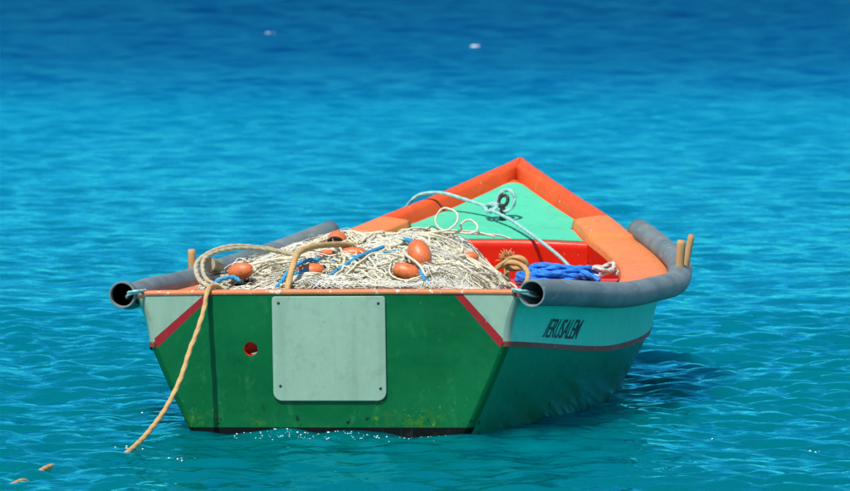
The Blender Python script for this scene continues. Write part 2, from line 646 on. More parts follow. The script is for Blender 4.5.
# flat bottom
V, F = [], []
for v in VS:
    x, y, z = side_pt(v, 1.0, 1)
    V += [(-x, y, z), (0, y, z - 0.05), (x, y, z)]
for i in range(len(VS) - 1):
    for j in range(2):
        F.append((i * 3 + j, i * 3 + 3 + j, i * 3 + 4 + j, i * 3 + 1 + j))
mesh_obj('bottom', V, F, BLACK, boat)


def plate2d(name, outline, holes, y0, y1, mat, parent, bevel=0.0):
    """a flat board in the x-z plane from y0 (aft face) to y1, with holes"""
    cu = bpy.data.curves.new(name, 'CURVE')
    cu.dimensions = '2D'
    cu.fill_mode = 'BOTH'
    for pl in [outline] + holes:
        s = cu.splines.new('POLY')
        s.points.add(len(pl) - 1)
        for p, q in zip(s.points, pl):
            p.co = (q[0], q[1], 0, 1)
        s.use_cyclic_u = True
    cu.extrude = (y1 - y0) / 2 - bevel
    cu.bevel_depth = bevel
    cu.offset = -bevel
    cu.bevel_resolution = 2
    tmp = bpy.data.objects.new('tmp', cu)
    col.objects.link(tmp)
    dg = bpy.context.evaluated_depsgraph_get()
    me = bpy.data.meshes.new_from_object(tmp.evaluated_get(dg))
    bpy.data.objects.remove(tmp)
    bpy.data.curves.remove(cu)
    me.name = name
    for v in me.vertices:
        x, z, d = v.co
        v.co = (x, (y0 + y1) / 2 - d, z)
    me.flip_normals()
    me.materials.clear()
    me.materials.append(mat)
    me.update()
    o = bpy.data.objects.new(name, me)
    col.objects.link(o)
    o.parent = parent
    return o


def edge_x(z):
    """half width of the transom at height z"""
    if z > ZS(0) - 0.205:
        zt_ = ZS(0) - 0.016
        a = (zt_ - z) / (zt_ - ZS(0) + 0.205)
        return side_pt(0, min(max(a, 0), 1), 0)[0]
    a = (ZS(0) - 0.205 - z) / (ZS(0) - 0.205 + 0.14)
    return side_pt(0, min(max(a, 0), 1), 1)[0]


ZT = 0.524
def zt(x): return ZT + 0.004 * (1 - (x / 0.77) ** 2)


def circle(cx, cz, r, n=24):
    return [(cx + r * math.cos(2 * math.pi * k / n), cz + r * math.sin(2 * math.pi * k / n)) for k in range(n)]


L_TOP, L_TOP2 = -0.495, -0.458
R_TOP, R_TOP2 = 0.542, 0.506
L_LO, L_LO2 = 0.350, 0.312
R_LO, R_LO2 = 0.345, 0.310
TH = 0.05
hole = circle(-0.312, 0.307, 0.028)
zz_left = [0.27, 0.22, 0.16, 0.10, 0.05, 0.03, -0.006]
transom_out = ([(L_TOP2, zt(L_TOP2)), (-edge_x(L_LO2), L_LO2)] + [(-edge_x(z), z) for z in zz_left]
               + [(edge_x(z), z) for z in zz_left[::-1]] + [(edge_x(R_LO2), R_LO2), (R_TOP2, zt(R_TOP2))]
               + [(x, zt(x)) for x in (0.3, 0.1, -0.1, -0.3)])
transom = plate2d('transom', transom_out, [hole], 0.0, TH, GREEN, boat)
plate2d('transom_corner', [(-edge_x(0.509), 0.509), (-edge_x(0.45), 0.45), (-edge_x(0.40), 0.40), (-edge_x(L_LO), L_LO), (L_TOP, zt(L_TOP)), (-0.735, ZT)][::1], [], 0.0, TH, WHITE, boat)
plate2d('transom_corner', [(edge_x(0.509), 0.509), (0.735, ZT), (R_TOP, zt(R_TOP)), (edge_x(R_LO), R_LO), (edge_x(0.40), 0.40), (edge_x(0.45), 0.45)], [], 0.0, TH, WHITE, boat)
plate2d('transom_stripe', [(L_TOP, zt(L_TOP)), (-edge_x(L_LO), L_LO), (-edge_x(0.33), 0.33), (-edge_x(L_LO2), L_LO2), (L_TOP2, zt(L_TOP2))], [], 0.0, TH, RED, boat)
plate2d('transom_stripe', [(R_TOP, zt(R_TOP)), (R_TOP2, zt(R_TOP2)), (edge_x(R_LO2), R_LO2), (edge_x(0.33), 0.33), (edge_x(R_LO), R_LO)], [], 0.0, TH, RED, boat)
plate2d('transom_boot', [(-edge_x(-0.006), -0.006), (-edge_x(-0.06), -0.06), (-edge_x(-0.139), -0.139), (0, -0.185), (edge_x(-0.139), -0.139), (edge_x(-0.06), -0.06), (edge_x(-0.006), -0.006)], [], 0.0, TH, BLACK, boat)
# drain hole lining
V, F = [], []
for k in range(24):
    a = 2 * math.pi * k / 24
    for (r, y) in ((0.0282, 0.0), (0.0276, 0.004), (0.0270, 0.054)):
        V.append((-0.312 + r * math.cos(a), y, 0.307 + r * math.sin(a)))
for k in range(24):
    k2 = (k + 1) % 24
    for j in range(2):
        F.append((k * 3 + j, k2 * 3 + j, k2 * 3 + j + 1, k * 3 + j + 1))
lining = mesh_obj('drain_hole_lining', V, F, INNER, transom)

# outboard pad with its screws
def rrect(x0, x1, z0, z1, rb, rt, n=6):
    p = []
    for cx, cz, r, a0 in ((x1 - rt, z1 - rt, rt, 0), (x0 + rt, z1 - rt, rt, 90), (x0 + rb, z0 + rb, rb, 180), (x1 - rb, z0 + rb, rb, 270)):
        for k in range(n + 1):
            a = math.radians(a0 + 90 * k / n)
            p.append((cx + r * math.cos(a), cz + r * math.sin(a)))
    return p


pad = plate2d('outboard_pad', rrect(-0.222, 0.235, 0.100, 0.516, 0.036, 0.012), [], -0.012, -0.001, PLATE, boat, 0.003)
for sx, sz in ((-0.195, 0.490), (0.208, 0.488), (-0.192, 0.160), (0.212, 0.150)):
    V, F = tube([(sx, -0.0100, sz), (sx, -0.0135, sz), (sx, -0.0145, sz)], [0.0058, 0.0058, 0.003], 10)
    mesh_obj('screw', V, F, METAL, pad)

# transom cap
rows = []
for x in np.linspace(-0.752, 0.752, 40):
    j = 0.0018 * noise.noise(Vector((x * 9, 0, 3)))
    z = zt(x)
    rows.append([(x, -0.003, z - 0.004), (x, -0.007 + j, z + 0.002), (x, -0.006 + j, z + 0.010), (x, 0.0, z + 0.014 + j), (x, 0.05, z + 0.014), (x, 0.062, z + 0.006), (x, 0.062, z - 0.03)])
V, F = strip(rows)
mesh_obj('transom_cap', V, [f[::-1] for f in F], CREAMTRIM, boat)

# side decks and bow rail (one gunwale each side)
for s in (-1, 1):
    rows = []
    for v in [0.055] + VS[4:]:
        wo, wi, z = WG(v), WIN(v), ZS(v) - DROP(v)
        d = wo - wi
        ih = 0.048 if v > 3.8 else 0.05
        cr = 0.003 * sm(3.9, 4.3, v)
        k = min(1.0, d / 0.03)
        b_ = sm(4.08, 4.12, v)          # bow rail: narrower top, inner face sloping down to the deck
        ti = min(0.022 * b_ * k + 0.010 * k * (1 - b_), wi)
        low = ih + 0.018 * b_
        rows.append([(s * x, v, zz) for x, zz in (
            (wo, z - 0.026), (wo + 0.006 * k, z - 0.022), (wo + 0.006 * k, z - 0.012), (wo - 0.006 * k, z - 0.001),
            (wo - 0.25 * (d - ti), z + 0.003 + cr), (wo - 0.55 * (d - ti), z + 0.004 + cr * 1.4), (wo - 0.85 * (d - ti), z + 0.003 + cr),
            (wi + ti, z - 0.001), (wi + ti * 0.75, z - 0.010), (wi + ti * 0.2, z - low * 0.6), (wi, z - low))])
    cut = next(i for i, r in enumerate(rows) if r[0][1] > 4.10)
    for nm, rr, mt in (('side_deck', rows[:cut + 1], PALE_ORANGE), ('bow_rail', rows[cut:], ORANGE)):
        V, F = strip(rr)
        if s < 0:
            F = [f[::-1] for f in F]
        mesh_obj(nm, V, F, mt, boat)
    # inner side below the side deck
    rows = []
    for v in np.linspace(0.055, 3.80, 40):
        wi, z = WIN(v), ZS(v)
        rows.append([(s * (wi - 0.002 + 0.01 * math.sin(t * math.pi)), v, z - 0.045 + (0.10 - z + 0.045) * t) for t in (0, 0.25, 0.5, 0.75, 1.0)])
    V, F = strip(rows)
    if s < 0:
        F = [f[::-1] for f in F]
    mesh_obj('inner_side', V, F, INNER, boat)

# floor boards
for k, x0 in enumerate(np.arange(-0.9, 0.9, 0.2)):
    V, F = [], []
    for v in np.linspace(0.06, 3.7, 14):
        w = WIN(v) + 0.01
        a, b = max(-w, min(w, x0)), max(-w, min(w, x0 + 0.19))
        V += [(a, v, 0.11), (b, v, 0.11)]
    for i in range(13):
        F.append((2 * i, 2 * i + 1, 2 * i + 3, 2 * i + 2))
    mesh_obj('floor_board', V, F, WOOD_PALE, boat, False)

# thwart carrying the rope coils
V, F = [], []
for v in (2.25, 2.85):
    w = WIN(v) - 0.003
    V += [(-w, v, 0.36), (w, v, 0.36), (w, v, 0.40), (-w, v, 0.40)]
F = [(0, 1, 2, 3), (7, 6, 5, 4), (3, 2, 6, 7), (0, 4, 5, 1)]
mesh_obj('thwart', V, F, INNER, boat, False)

# bulkhead and foredeck
VD = 3.78
def deck_z(x, v): 
    wi = max(WIN(v), 0.02)
    return ZS(v) - 0.044 - 0.014 * sm(4.0, 4.25, v) + 0.016 * (1 - min(1, abs(x) / wi) ** 2)
V, F = [], []
nx = 24
for k in range(nx + 1):
    x = WIN(VD) * (2 * k / nx - 1)
    V += [(x, VD + 0.012, 0.10), (x * 1.0, VD, deck_z(x, VD) - 0.03), (x, VD - 0.004, deck_z(x, VD) - 0.014), (x, VD + 0.004, deck_z(x, VD) - 0.001)]
for k in range(nx):
    for j in range(3):
        F.append((k * 4 + j, (k + 1) * 4 + j, (k + 1) * 4 + j + 1, k * 4 + j + 1))
mesh_obj('bulkhead', V, F, INNER, boat)


def deck(name, mat, lift, v0, inset, vlist):
    V, F = [], []
    for v in vlist:
        w = max(WIN(v) - inset(v), 0.0)
        for k in range(nx + 1):
            x = w * (2 * k / nx - 1)
            V.append((x, v, deck_z(x, v) + lift))
    for i in range(len(vlist) - 1):
        for k in range(nx):
            F.append((i * (nx + 1) + k, i * (nx + 1) + k + 1, (i + 1) * (nx + 1) + k + 1, (i + 1) * (nx + 1) + k))
    return mesh_obj(name, V, F, mat, boat)


dv = list(np.linspace(VD + 0.004, 4.05, 8)) + [4.08, 4.10, 4.12] + list(np.linspace(4.18, 4.80, 12))
deck('foredeck', ORANGE, 0.0, VD, lambda v: -0.002, dv)
dv2 = list(np.linspace(VD + 0.035, 4.05, 8)) + [4.08, 4.10, 4.12] + list(np.linspace(4.18, 4.755, 12))
deck('deck_paint', MINT, 0.003, VD, lambda v: 0.010 + 0.006 * noise.noise(Vector((v * 9, 1, 1))), dv2)

# fender pipes along both gunwales
def pipe(s):
    vs = np.linspace(-0.035, 3.86, 90)
    path = np.array([(s * (WF(v) if v >= 0 else WF(0) + v * 0.1 * 0), v, ZS(v) + 0.004 * math.sin(v * 5)) for v in vs])
    T, N, B = frames(path)
    sides = 28
    prof_r = []
    R0, RI = 0.0535, 0.0465
    V, F = [], []
    rings = [(0, RI, 0.22)] if False else []
    def ring(c, n_, b_, r):
        return [c + r * (math.cos(2 * math.pi * k / sides) * n_ + math.sin(2 * math.pi * k / sides) * b_) for k in range(sides)]
    seq = []
    # inner wall from deep inside out to the stern opening
    for i in range(12, 0, -1):
        seq.append((i, RI))
    seq += [(0, RI), (0, RI + 0.0015), (0, R0 - 0.0015), (0, R0)]
    for i in range(1, len(vs) - 2):
        seq.append((i, R0 * (1 + 0.012 * noise.noise(Vector((vs[i] * 3, s, 0))))))
    L = len(vs) - 1
    seq += [(L - 1, R0), (L, R0), (L, R0 - 0.004), (L, RI)]
    for i in range(L - 1, L - 8, -1):
        seq.append((i, RI))
    for i, r in seq:
        V += ring(path[i], N[i], B[i], r)
    for i in range(len(seq) - 1):
        for k in range(sides):
            k2 = (k + 1) % sides
            F.append((i * sides + k, (i + 1) * sides + k, (i + 1) * sides + k2, i * sides + k2))
    p = mesh_obj('fender_pipe', V, F, PIPE, boat)
    # cord threaded through the pipe and made fast at the transom corner
    rope('pipe_lashing', [(s * 0.800, 0.30, 0.500), (s * 0.815, 0.10, 0.520), (s * 0.800, -0.03, 0.535), (s * 0.772, -0.045, 0.541), (s * 0.750, -0.02, 0.541), (s * 0.74, 0.02, 0.540)],
         0.0052, ROPE_MINT, p)
    rope('pipe_lashing', [(s * 0.83, 0.26, 0.495), (s * 0.83, 0.08, 0.506), (s * 0.808, -0.02, 0.521), (s * 0.785, -0.042, 0.531), (s * 0.755, -0.03, 0.536)],
         0.0045, ROPE_MINT, p)
    return p


pipe(-1)
pipe(1)

# boat name on the starboard topside
def name_letters():
    cu = bpy.data.curves.new('boat_name', 'FONT')
    cu.body = 'JERUSALEM'
    cu.size = 1.0
    cu.space_character = 0.96
    cu.offset = 0.004
    cu.resolution_u = 3
    tmp = bpy.data.objects.new('tmp', cu)
    col.objects.link(tmp)
    dg = bpy.context.evaluated_depsgraph_get()
    me = bpy.data.meshes.new_from_object(tmp.evaluated_get(dg))
    bpy.data.objects.remove(tmp)
    bm = bmesh.new()
    bm.from_mesh(me)
    bmesh.ops.triangulate(bm, faces=bm.faces[:])
    bmesh.ops.subdivide_edges(bm, edges=[e for e in bm.edges if e.calc_length() > 0.25], cuts=2)
    bmesh.ops.triangulate(bm, faces=bm.faces[:])
    xs = [v.co.x for v in bm.verts]
    ys = [v.co.y for v in bm.verts]
    x0, x1, y0, y1 = min(xs), max(xs), min(ys), max(ys)
    first = min(bm.verts, key=lambda q: q.co.x)
    island, todo = {first}, [first]
    while todo:
        for e in todo.pop().link_edges:
            for q in e.verts:
                if q not in island:
                    island.add(q)
                    todo.append(q)
    for v in bm.verts:
        if v in island:                 # let the J stand on the same line as the other letters
            v.co.y = (v.co.y - y0) / (y1 - y0) * y1
    for v in bm.verts:
        u = (v.co.x - x0) / (x1 - x0)
        t = (v.co.y if v.co.y > 0 else v.co.y * 0.1) / y1
        sv = 0.345 + 0.40 * u + 0.055 * t
        a = 0.80 - 0.42 * t
        p = side_pt(sv, a, 0)
        v.co = (p[0] + 0.0022, p[1], p[2])
    bm.to_mesh(me)
    bm.free()
    me.materials.clear()
    me.materials.append(INK)
    o = bpy.data.objects.new('boat_name', me)
    col.objects.link(o)
    o.parent = boat
    o['label'] = 'black slanted lettering JERUSALEM'


name_letters()

# mooring bitt with rope ring on the foredeck
V, F = tube([(0.035, 4.20, 0.60), (0.035, 4.20, 0.655), (0.037, 4.20, 0.675)], [0.016, 0.014, 0.006], 10)
bitt = mesh_obj('mooring_eye', V, F, METAL, boat)
th = np.linspace(0, 2 * math.pi, 26)[:-1]
mid = np.array([0.040, 4.20, 0.690])
eye = [mid + 0.027 * (math.cos(t) * np.array([0.85, -0.3, 0.1]) + math.sin(t) * np.array([0.1, 0.25, 0.95])) for t in th]
V, F = tube(np.array(eye + eye[:1]), 0.0085, 10)
mesh_obj('iron_ring', V, F, METAL, bitt)

# thole pins
def pin(pts, r, label, group):
    path = catmull(pts, 0.015)
    rr = [r * (1 + 0.12 * noise.noise(Vector(p) * 14)) for p in path]
    rr[-1] *= 0.82
    V, F = tube(path, rr, 11)
    o = mesh_obj('thole_pin', V, F, WOOD, None)
    return tag(o, label, 'peg', group)


pin([(-1.100, 2.50, 0.36), (-1.104, 2.50, 0.46), (-1.106, 2.495, 0.563)], 0.019, 'single wooden peg standing by the pipe beyond the beige rope arc', 'wooden thole pins')
pin([(1.088, 2.46, 0.362), (1.098, 2.46, 0.45), (1.110, 2.45, 0.595)], 0.0195, 'thick straight wooden peg of the pair on the lettered side', 'wooden thole pins')
pin([(1.098, 2.57, 0.40), (1.113, 2.575, 0.48), (1.128, 2.58, 0.555), (1.140, 2.585, 0.612)], 0.0155, 'thin leaning wooden peg of the pair on the lettered side', 'wooden thole pins')

# ------------------------------------------------------------------ fishing net heap
AV = [0.06, 0.25, 0.4, 0.6, 0.8, 1.2, 1.5, 1.8, 2.1, 2.4, 2.8]
AH = [0.230, 0.258, 0.280, 0.305, 0.322, 0.350, 0.360, 0.325, 0.25, 0.14, 0.03]


def H(x, v):
    a = float(np.interp(v, AV, AH))
    d = x - 0.12
    b = 1 / (1 + (abs(d) / (max(0.2, 0.62 - 0.19 * v) if d > 0 else 0.98)) ** (5 if d > 0 else 3.4))
    n = noise.noise(Vector((x * 4.0, v * 2.6, 5.0))) * 0.045 + noise.noise(Vector((x * 11, v * 7, 2.0))) * 0.020
    return 0.30 + a * b + n * min(1.0, max(0.2, (v - 0.05) * 4))


net = thing('fishing_net', (0.1, 0.95, 0.12))
tag(net, 'big tangled heap of cream fishing net filling the stern', 'fishing net')
OFF = (0.1, 0.95, 0.12)
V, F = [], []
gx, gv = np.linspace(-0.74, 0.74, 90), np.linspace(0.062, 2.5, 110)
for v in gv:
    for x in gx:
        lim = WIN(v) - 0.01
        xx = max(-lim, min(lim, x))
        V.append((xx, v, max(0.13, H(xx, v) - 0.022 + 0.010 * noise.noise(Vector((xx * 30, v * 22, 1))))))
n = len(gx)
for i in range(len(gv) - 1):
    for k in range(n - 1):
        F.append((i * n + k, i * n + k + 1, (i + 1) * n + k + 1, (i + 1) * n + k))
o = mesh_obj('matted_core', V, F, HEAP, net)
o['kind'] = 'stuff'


FLOATS = [(-0.42, 0.33, 0.05), (-0.205, 1.26, 0.045), (-0.062, 0.84, 0.05), (-0.15, 0.40, 0.05), (0.272, 0.55, 0.055), (0.258, 0.33, 0.055)]


def heap_ok(x, v):
    return 0.066 < v < 2.35 and -min(0.66, WIN(v) - 0.02) < x < 0.74 - 0.185 * v and not any((x - a) ** 2 + ((v - b) / 1.25) ** 2 < c * c for a, b, c in FLOATS)


def strand_sets():
    sets = {0: [], 1: [], 2: [], 3: []}
    rads = {0: [], 1: [], 2: [], 3: []}
    # bundles of long twine laid over each other
    for b in range(190):
        x = rng.uniform(-0.64, 0.68)
        v = rng.choice([rng.uniform(0.07, 0.9), rng.uniform(0.1, 2.2)])
        flow = math.radians(28) * math.sin(3.1 * x + 1.7 * v) + (0.6 if x < 0 else -0.5)
        a = flow + rng.normal(0, 1.3) + (math.pi if rng.random() < 0.5 else 0)
        Lb = rng.uniform(0.15, 0.65)
        m = 15
        curv = rng.normal(0, 3.2)
        gx_, gv_ = [], []
        for i in range(m):
            gx_.append(x)
            gv_.append(v)
            x += math.cos(a) * Lb / m
            v += math.sin(a) * Lb / m * 1.35
            a += curv * Lb / m + rng.normal(0, 0.10)
        gx_, gv_ = np.array(gx_), np.array(gv_)
        cnt = rng.integers(6, 19)
        spread = rng.uniform(0.010, 0.045)
        tone = rng.choice([0, 0, 0, 1, 1, 2, 3, 3])
        dxn, dvn = -np.gradient(gv_), np.gradient(gx_)
        ln = np.hypot(dxn, dvn) + 1e-9
        dxn, dvn = dxn / ln, dvn / ln
        for k in range(cnt):
            o_ = rng.normal(0, spread)
            drift = rng.normal(0, spread * 0.8)
            t = np.linspace(0, 1, m)
            w1 = 0.006 * np.sin(t * rng.uniform(6, 16) + rng.uniform(0, 6))
            off = o_ + drift * (t - 0.5) + w1
            px, pv = gx_ + dxn * off, gv_ + dvn * off
            hop = abs(rng.normal(0, 0.012))
            lift = abs(rng.normal(0.0, 0.011)) + (0.012 * (1 - min(1, abs(o_) / (spread + 1e-6))))
            pts = []
            for xx, vv in zip(px, pv):
                if not heap_ok(xx, vv):
                    if len(pts) >= 5:
                        break
                    pts = []
                    continue
                pts.append((xx, vv, H(xx, vv) - 0.012 + lift + hop * math.sin(len(pts) * 0.5 + k) + 0.005 * noise.noise(Vector((xx * 40, vv * 30, k)))))
            if len(pts) >= 5:
                tt = tone if rng.random() < 0.75 else int(rng.integers(0, 4))
                sets[tt].append(np.array(pts))
                rads[tt].append(rng.uniform(0.0013, 0.0030))
    # crumpled diamond mesh
    for b in range(110):
        cx, cv = rng.uniform(-0.55, 0.62), rng.uniform(0.10, 1.5)
        a = rng.uniform(0, math.pi)
        ca, sa = math.cos(a), math.sin(a)
        g = 10
        cellx, cellv = rng.uniform(0.012, 0.022), rng.uniform(0.020, 0.034)
        grid = np.zeros((g, g, 3))
        good = np.ones((g, g), bool)
        fold = rng.uniform(0.006, 0.022)
        for i in range(g):
            for j in range(g):
                u, w_ = (i - g / 2) * cellx, (j - g / 2) * cellv
                q = noise.noise_vector(Vector((u * 18 + b * 7, w_ * 18, 3))) * 0.018
                xx = cx + ca * u - sa * w_ + q.x
                vv = cv + sa * u + ca * w_ + q.y
                good[i, j] = heap_ok(xx, vv)
                zz = H(xx, vv) + 0.004 + fold * abs(math.sin(u * 90 + b)) if good[i, j] else 0
                grid[i, j] = (xx, vv, zz)
        tone = int(rng.choice([0, 3, 3]))
        for i in range(g - 1):
            for d in (0, 1):
                pts = []
                for j in range(g):
                    ii = i + ((j + d) % 2)
                    if good[ii, j]:
                        pts.append(grid[ii, j])
                    else:
                        break
                if len(pts) > 3:
                    sets[tone].append(np.array(pts))
                    rads[tone].append(0.0014)
    return sets, rads


sets, rads = strand_sets()
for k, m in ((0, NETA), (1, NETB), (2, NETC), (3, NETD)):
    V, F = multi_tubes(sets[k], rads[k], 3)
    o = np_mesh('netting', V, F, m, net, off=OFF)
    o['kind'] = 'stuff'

# head lines of the net: thicker cream cords thrown loosely over the heap
def over(pts, lift=0.012):
    return [(x, v, H(x, v) + lift + (q[0] if q else 0)) for x, v, *q in pts]


cords = [
    over([(-0.02, 1.20), (0.07, 1.28), (0.16, 1.34, .004), (0.24, 1.36, .004), (0.33, 1.38), (0.42, 1.42), (0.49, 1.5, .02)]),
    over([(0.0, 1.05), (0.10, 1.2, .01), (0.22, 1.24, .012), (0.34, 1.27, .01), (0.45, 1.32, .012), (0.52, 1.38)]),
    over([(0.06, 0.70), (0.11, 0.95, .008), (0.20, 1.1, .012), (0.32, 1.15), (0.41, 1.05, .006), (0.46, 0.88), (0.42, 0.72), (0.34, 0.64)]),
    over([(0.02, 0.14), (0.035, 0.35, .012), (0.06, 0.6, .014), (0.10, 0.85, .012), (0.18, 1.02, .01), (0.30, 1.08, .008), (0.38, 1.12)]),
    over([(-0.22, 1.02, .015), (-0.12, 0.85, .015), (-0.05, 0.62, .012), (-0.01, 0.40, .01), (-0.015, 0.25, .008), (-0.02, 0.12)]),
    over([(0.30, 0.90), (0.36, 0.70, .006), (0.44, 0.55, .006), (0.53, 0.48), (0.60, 0.55), (0.60, 0.75)]),
    over([(0.40, 1.45), (0.47, 1.25, .008), (0.55, 1.05, .006), (0.58, 0.85), (0.52, 0.66), (0.42, 0.58), (0.33, 0.62)]),
    over([(-0.52, 0.55, .02), (-0.40, 0.75, .02), (-0.26, 0.85, .02), (-0.14, 0.95, .015), (-0.02, 1.1, .01)]),
    over([(-0.50, 0.62, .01), (-0.40, 0.62, .02), (-0.28, 0.66, .02), (-0.18, 0.7, .015)]),
    over([(0.17, 0.50, .012), (0.20, 0.30, .015), (0.28, 0.22, .016), (0.36, 0.3, .01), (0.42, 0.38, .008), (0.52, 0.36), (0.60, 0.40)]),
    over([(0.18, 0.74, .02), (0.22, 0.55, .03), (0.30, 0.38, .02), (0.36, 0.22, .012), (0.37, 0.12)]),
    over([(0.44, 1.60), (0.50, 1.45, .01), (0.555, 1.30, .01), (0.56, 1.15, .01), (0.50, 1.1, .01)]),
]
for q_ in range(95):
    x, v, a = rng.uniform(-0.5, 0.6), rng.uniform(0.12, 1.5), rng.uniform(0, 6.28)
    cv_ = rng.normal(0, 5.0)
    pts = []
    for i in range(int(rng.integers(6, 14))):
        if not heap_ok(x, v):
            break
        pts.append((x, v, rng.uniform(0, 0.016)))
        x += 0.055 * math.cos(a)
        v += 0.075 * math.sin(a)
        a += cv_ * 0.06 + rng.normal(0, 0.25)
    if len(pts) > 4:
        cords.append(over(pts, 0.008))
for c in cords:
    path = catmull(c, 0.012)
    for i, p in enumerate(path):
        path[i] = p + 0.006 * np.array(noise.noise_vector(Vector(p) * 8.0))
    V, F = tube(path, rng.uniform(0.0036, 0.0062), 6, 2, 0.03, 0.12)
    mesh_obj('head_line', V, F, CORD, net)

def ring_pts(c, rx, rz, tilt, n=12, start=0.0, turns=1.0, dv=0.02):
    p = []
    for k in range(int(n * turns) + 1):
        t = start + 2 * math.pi * k / n
        rx_, rz_ = rx, rz
        rx, rz = rx_ * (1 + 0.10 * math.sin(2 * t + 1)), rz_ * (1 + 0.08 * math.cos(3 * t))
        p.append((c[0] + rx * math.cos(t) * math.cos(tilt) - rz * math.sin(t) * math.sin(tilt), c[1] + dv * k / n + 0.02 * math.sin(t), c[2] + rz * math.sin(t) * math.cos(tilt) + rx * math.cos(t) * math.sin(tilt)))
        rx, rz = rx_, rz_
    return p


V, F = tube(catmull([(0.12, 1.36, 0.688)] + ring_pts((0.246, 1.38, 0.748), 0.046, 0.046, 0.1, 14, -1.6, 1.05) + [(0.36, 1.44, 0.690), (0.44, 1.46, 0.668)], 0.008), 0.0046, 7, 2, 0.03, 0.1)
mesh_obj('head_line', V, F, CORD, net)
V, F = tube(catmull([(0.22, 1.42, 0.690)] + ring_pts((0.335, 1.42, 0.712), 0.034, 0.028, -0.3, 12, -1.9, 1.1) + [(0.45, 1.5, 0.672), (0.50, 1.52, 0.655)], 0.008), 0.0046, 7, 2, 0.03, 0.1)
mesh_obj('head_line', V, F, CORD, net)

# ------------------------------------------------------------------ floats
def net_float(c, length, rad, axis, label, seed):
    length, rad = length * 0.94, rad * 0.94
    c = (c[0], c[1], c[2] - 0.007)
    axis = Vector(axis).normalized()
    q = axis.to_track_quat('Z', 'Y').to_matrix()
    V, F = [], []
    ns, nr = 20, 16
    # egg-shaped body with a bore through it
    prof = [(0.16, -0.36), (0.16, -0.49)]
    for k in range(1, nr):
        t = math.pi * k / nr
        prof.append((max(0.2, math.sin(t) ** 0.78), -0.5 * math.cos(t)))
    prof += [(0.16, 0.49), (0.16, 0.36)]
    cc = Vector(c)
    for r, zz in prof:
        for k in range(ns):
            a = 2 * math.pi * k / ns
            d = 1 + 0.04 * noise.noise(Vector((math.cos(a) * 1.3 + seed, math.sin(a) * 1.3, zz * 2)))
            V.append(tuple(cc + q @ Vector((rad * r * d * math.cos(a), rad * r * d * math.sin(a), length * zz))))
    for i in range(len(prof) - 1):
        for k in range(ns):
            k2 = (k + 1) % ns
            F.append((i * ns + k, i * ns + k2, (i + 1) * ns + k2, (i + 1) * ns + k))
    o = mesh_obj('net_float', V, F, FLOAT, None)
    tag(o, label, 'float', 'orange net floats in the heap')
    p0 = cc - axis * (length * 0.47)
    V, F = tube([tuple(cc + axis * (length * t)) for t in (-0.52, -0.3, 0, 0.3, 0.52)], rad * 0.13, 7)
    mesh_obj('bore_cord', V, F, CORD, o)
    return o


net_float((-0.420, 0.34, 0.604), 0.112, 0.036, (1, -0.15, 0.10), 'orange float lying alone beside the bent beige rope', 1)
f2 = net_float((-0.205, 1.28, 0.672), 0.105, 0.043, (0.12, -0.85, -0.45), 'rounded orange float with a black ring round its end', 2)
V, F = tube(np.array([np.array([-0.205, 1.245, 0.652]) + 0.030 * (math.cos(t) * np.array([1, 0.1, 0]) + math.sin(t) * np.array([0, -0.47, 0.88])) for t in list(th) + [0]]), 0.0085, 8)
mesh_obj('black_ring', V, F, RUBBER, f2)
net_float((-0.062, 0.86, 0.640), 0.135, 0.030, (1, 0.1, 0.06), 'slim orange float below the black-ringed float', 3)
net_float((-0.150, 0.42, 0.594), 0.125, 0.037, (1, 0.2, 0.12), 'dull orange float between the tan rope bend and a turquoise rope', 4)
net_float((-0.150, 0.80, 0.632), 0.105, 0.032, (1, 0.5, -0.15), 'dark orange float half buried under cords behind the tan rope bend', 5)
net_float((0.272, 0.58, 0.652), 0.140, 0.050, (0.38, -0.45, -0.80), 'largest orange float, standing tilted above another float', 6)
net_float((0.258, 0.36, 0.594), 0.125, 0.039, (0.95, 0.05, -0.34), 'orange float tipped sideways just under the largest float', 7)
net_float((0.375, 1.2, H(0.375, 1.2) + 0.012), 0.08, 0.024, (1, 0.3, 0.1), 'small orange float under the cords on the heap crest', 8)

# ------------------------------------------------------------------ ropes
tag(rope('stern_rope', [(-0.44, 0.22, 0.47), (-0.458, 0.14, 0.53), (-0.466, 0.07, 0.553), (-0.476, 0.0, 0.553), (-0.483, -0.035, 0.515), (-0.487, -0.06, 0.467), (-0.499, -0.14, 0.385), (-0.513, -0.21, 0.319),
                        (-0.530, -0.32, 0.21), (-0.563, -0.45, 0.104), (-0.590, -0.65, 0.028), (-0.604, -0.80, -0.006), (-0.616, -0.93, -0.030), (-0.64, -1.04, -0.085), (-0.74, -1.15, -0.085),
                        (-0.812, -1.20, -0.046), (-0.802, -1.36, -0.030), (-0.795, -1.54, -0.034), (-0.787, -1.68, -0.060), (-0.782, -1.82, -0.034), (-0.772, -2.0, -0.030), (-0.762, -2.2, -0.03), (-0.75, -2.5, -0.08)],
         0.0098, ROPE_TAN, lobes=3, depth=0.11), 'tan rope hanging over the transom and trailing off in the water', 'rope')
tag(rope('bent_rope', [(-0.185, 0.10, 0.50), (-0.180, 0.12, 0.56), (-0.172, 0.18, 0.628), (-0.176, 0.30, 0.668), (-0.165, 0.45, 0.682), (-0.14, 0.65, 0.682), (-0.10, 0.9, 0.670), (-0.05, 1.0, 0.655)], 0.0125, ROPE_TAN, lobes=3, depth=0.07),
    'smooth tan rope bent up out of the net at the transom', 'rope')
big = rope('looped_rope', [(-0.46, 0.12, 0.535), (-0.53, 0.13, 0.560), (-0.585, 0.26, 0.592), (-0.612, 0.40, 0.630), (-0.585, 0.56, 0.664), (-0.53, 0.72, 0.676), (-0.44, 0.88, 0.658), (-0.34, 0.98, 0.630), (-0.22, 1.02, 0.622), (-0.10, 1.02, 0.64)], 0.0090, ROPE_BEIGE, depth=0.2)
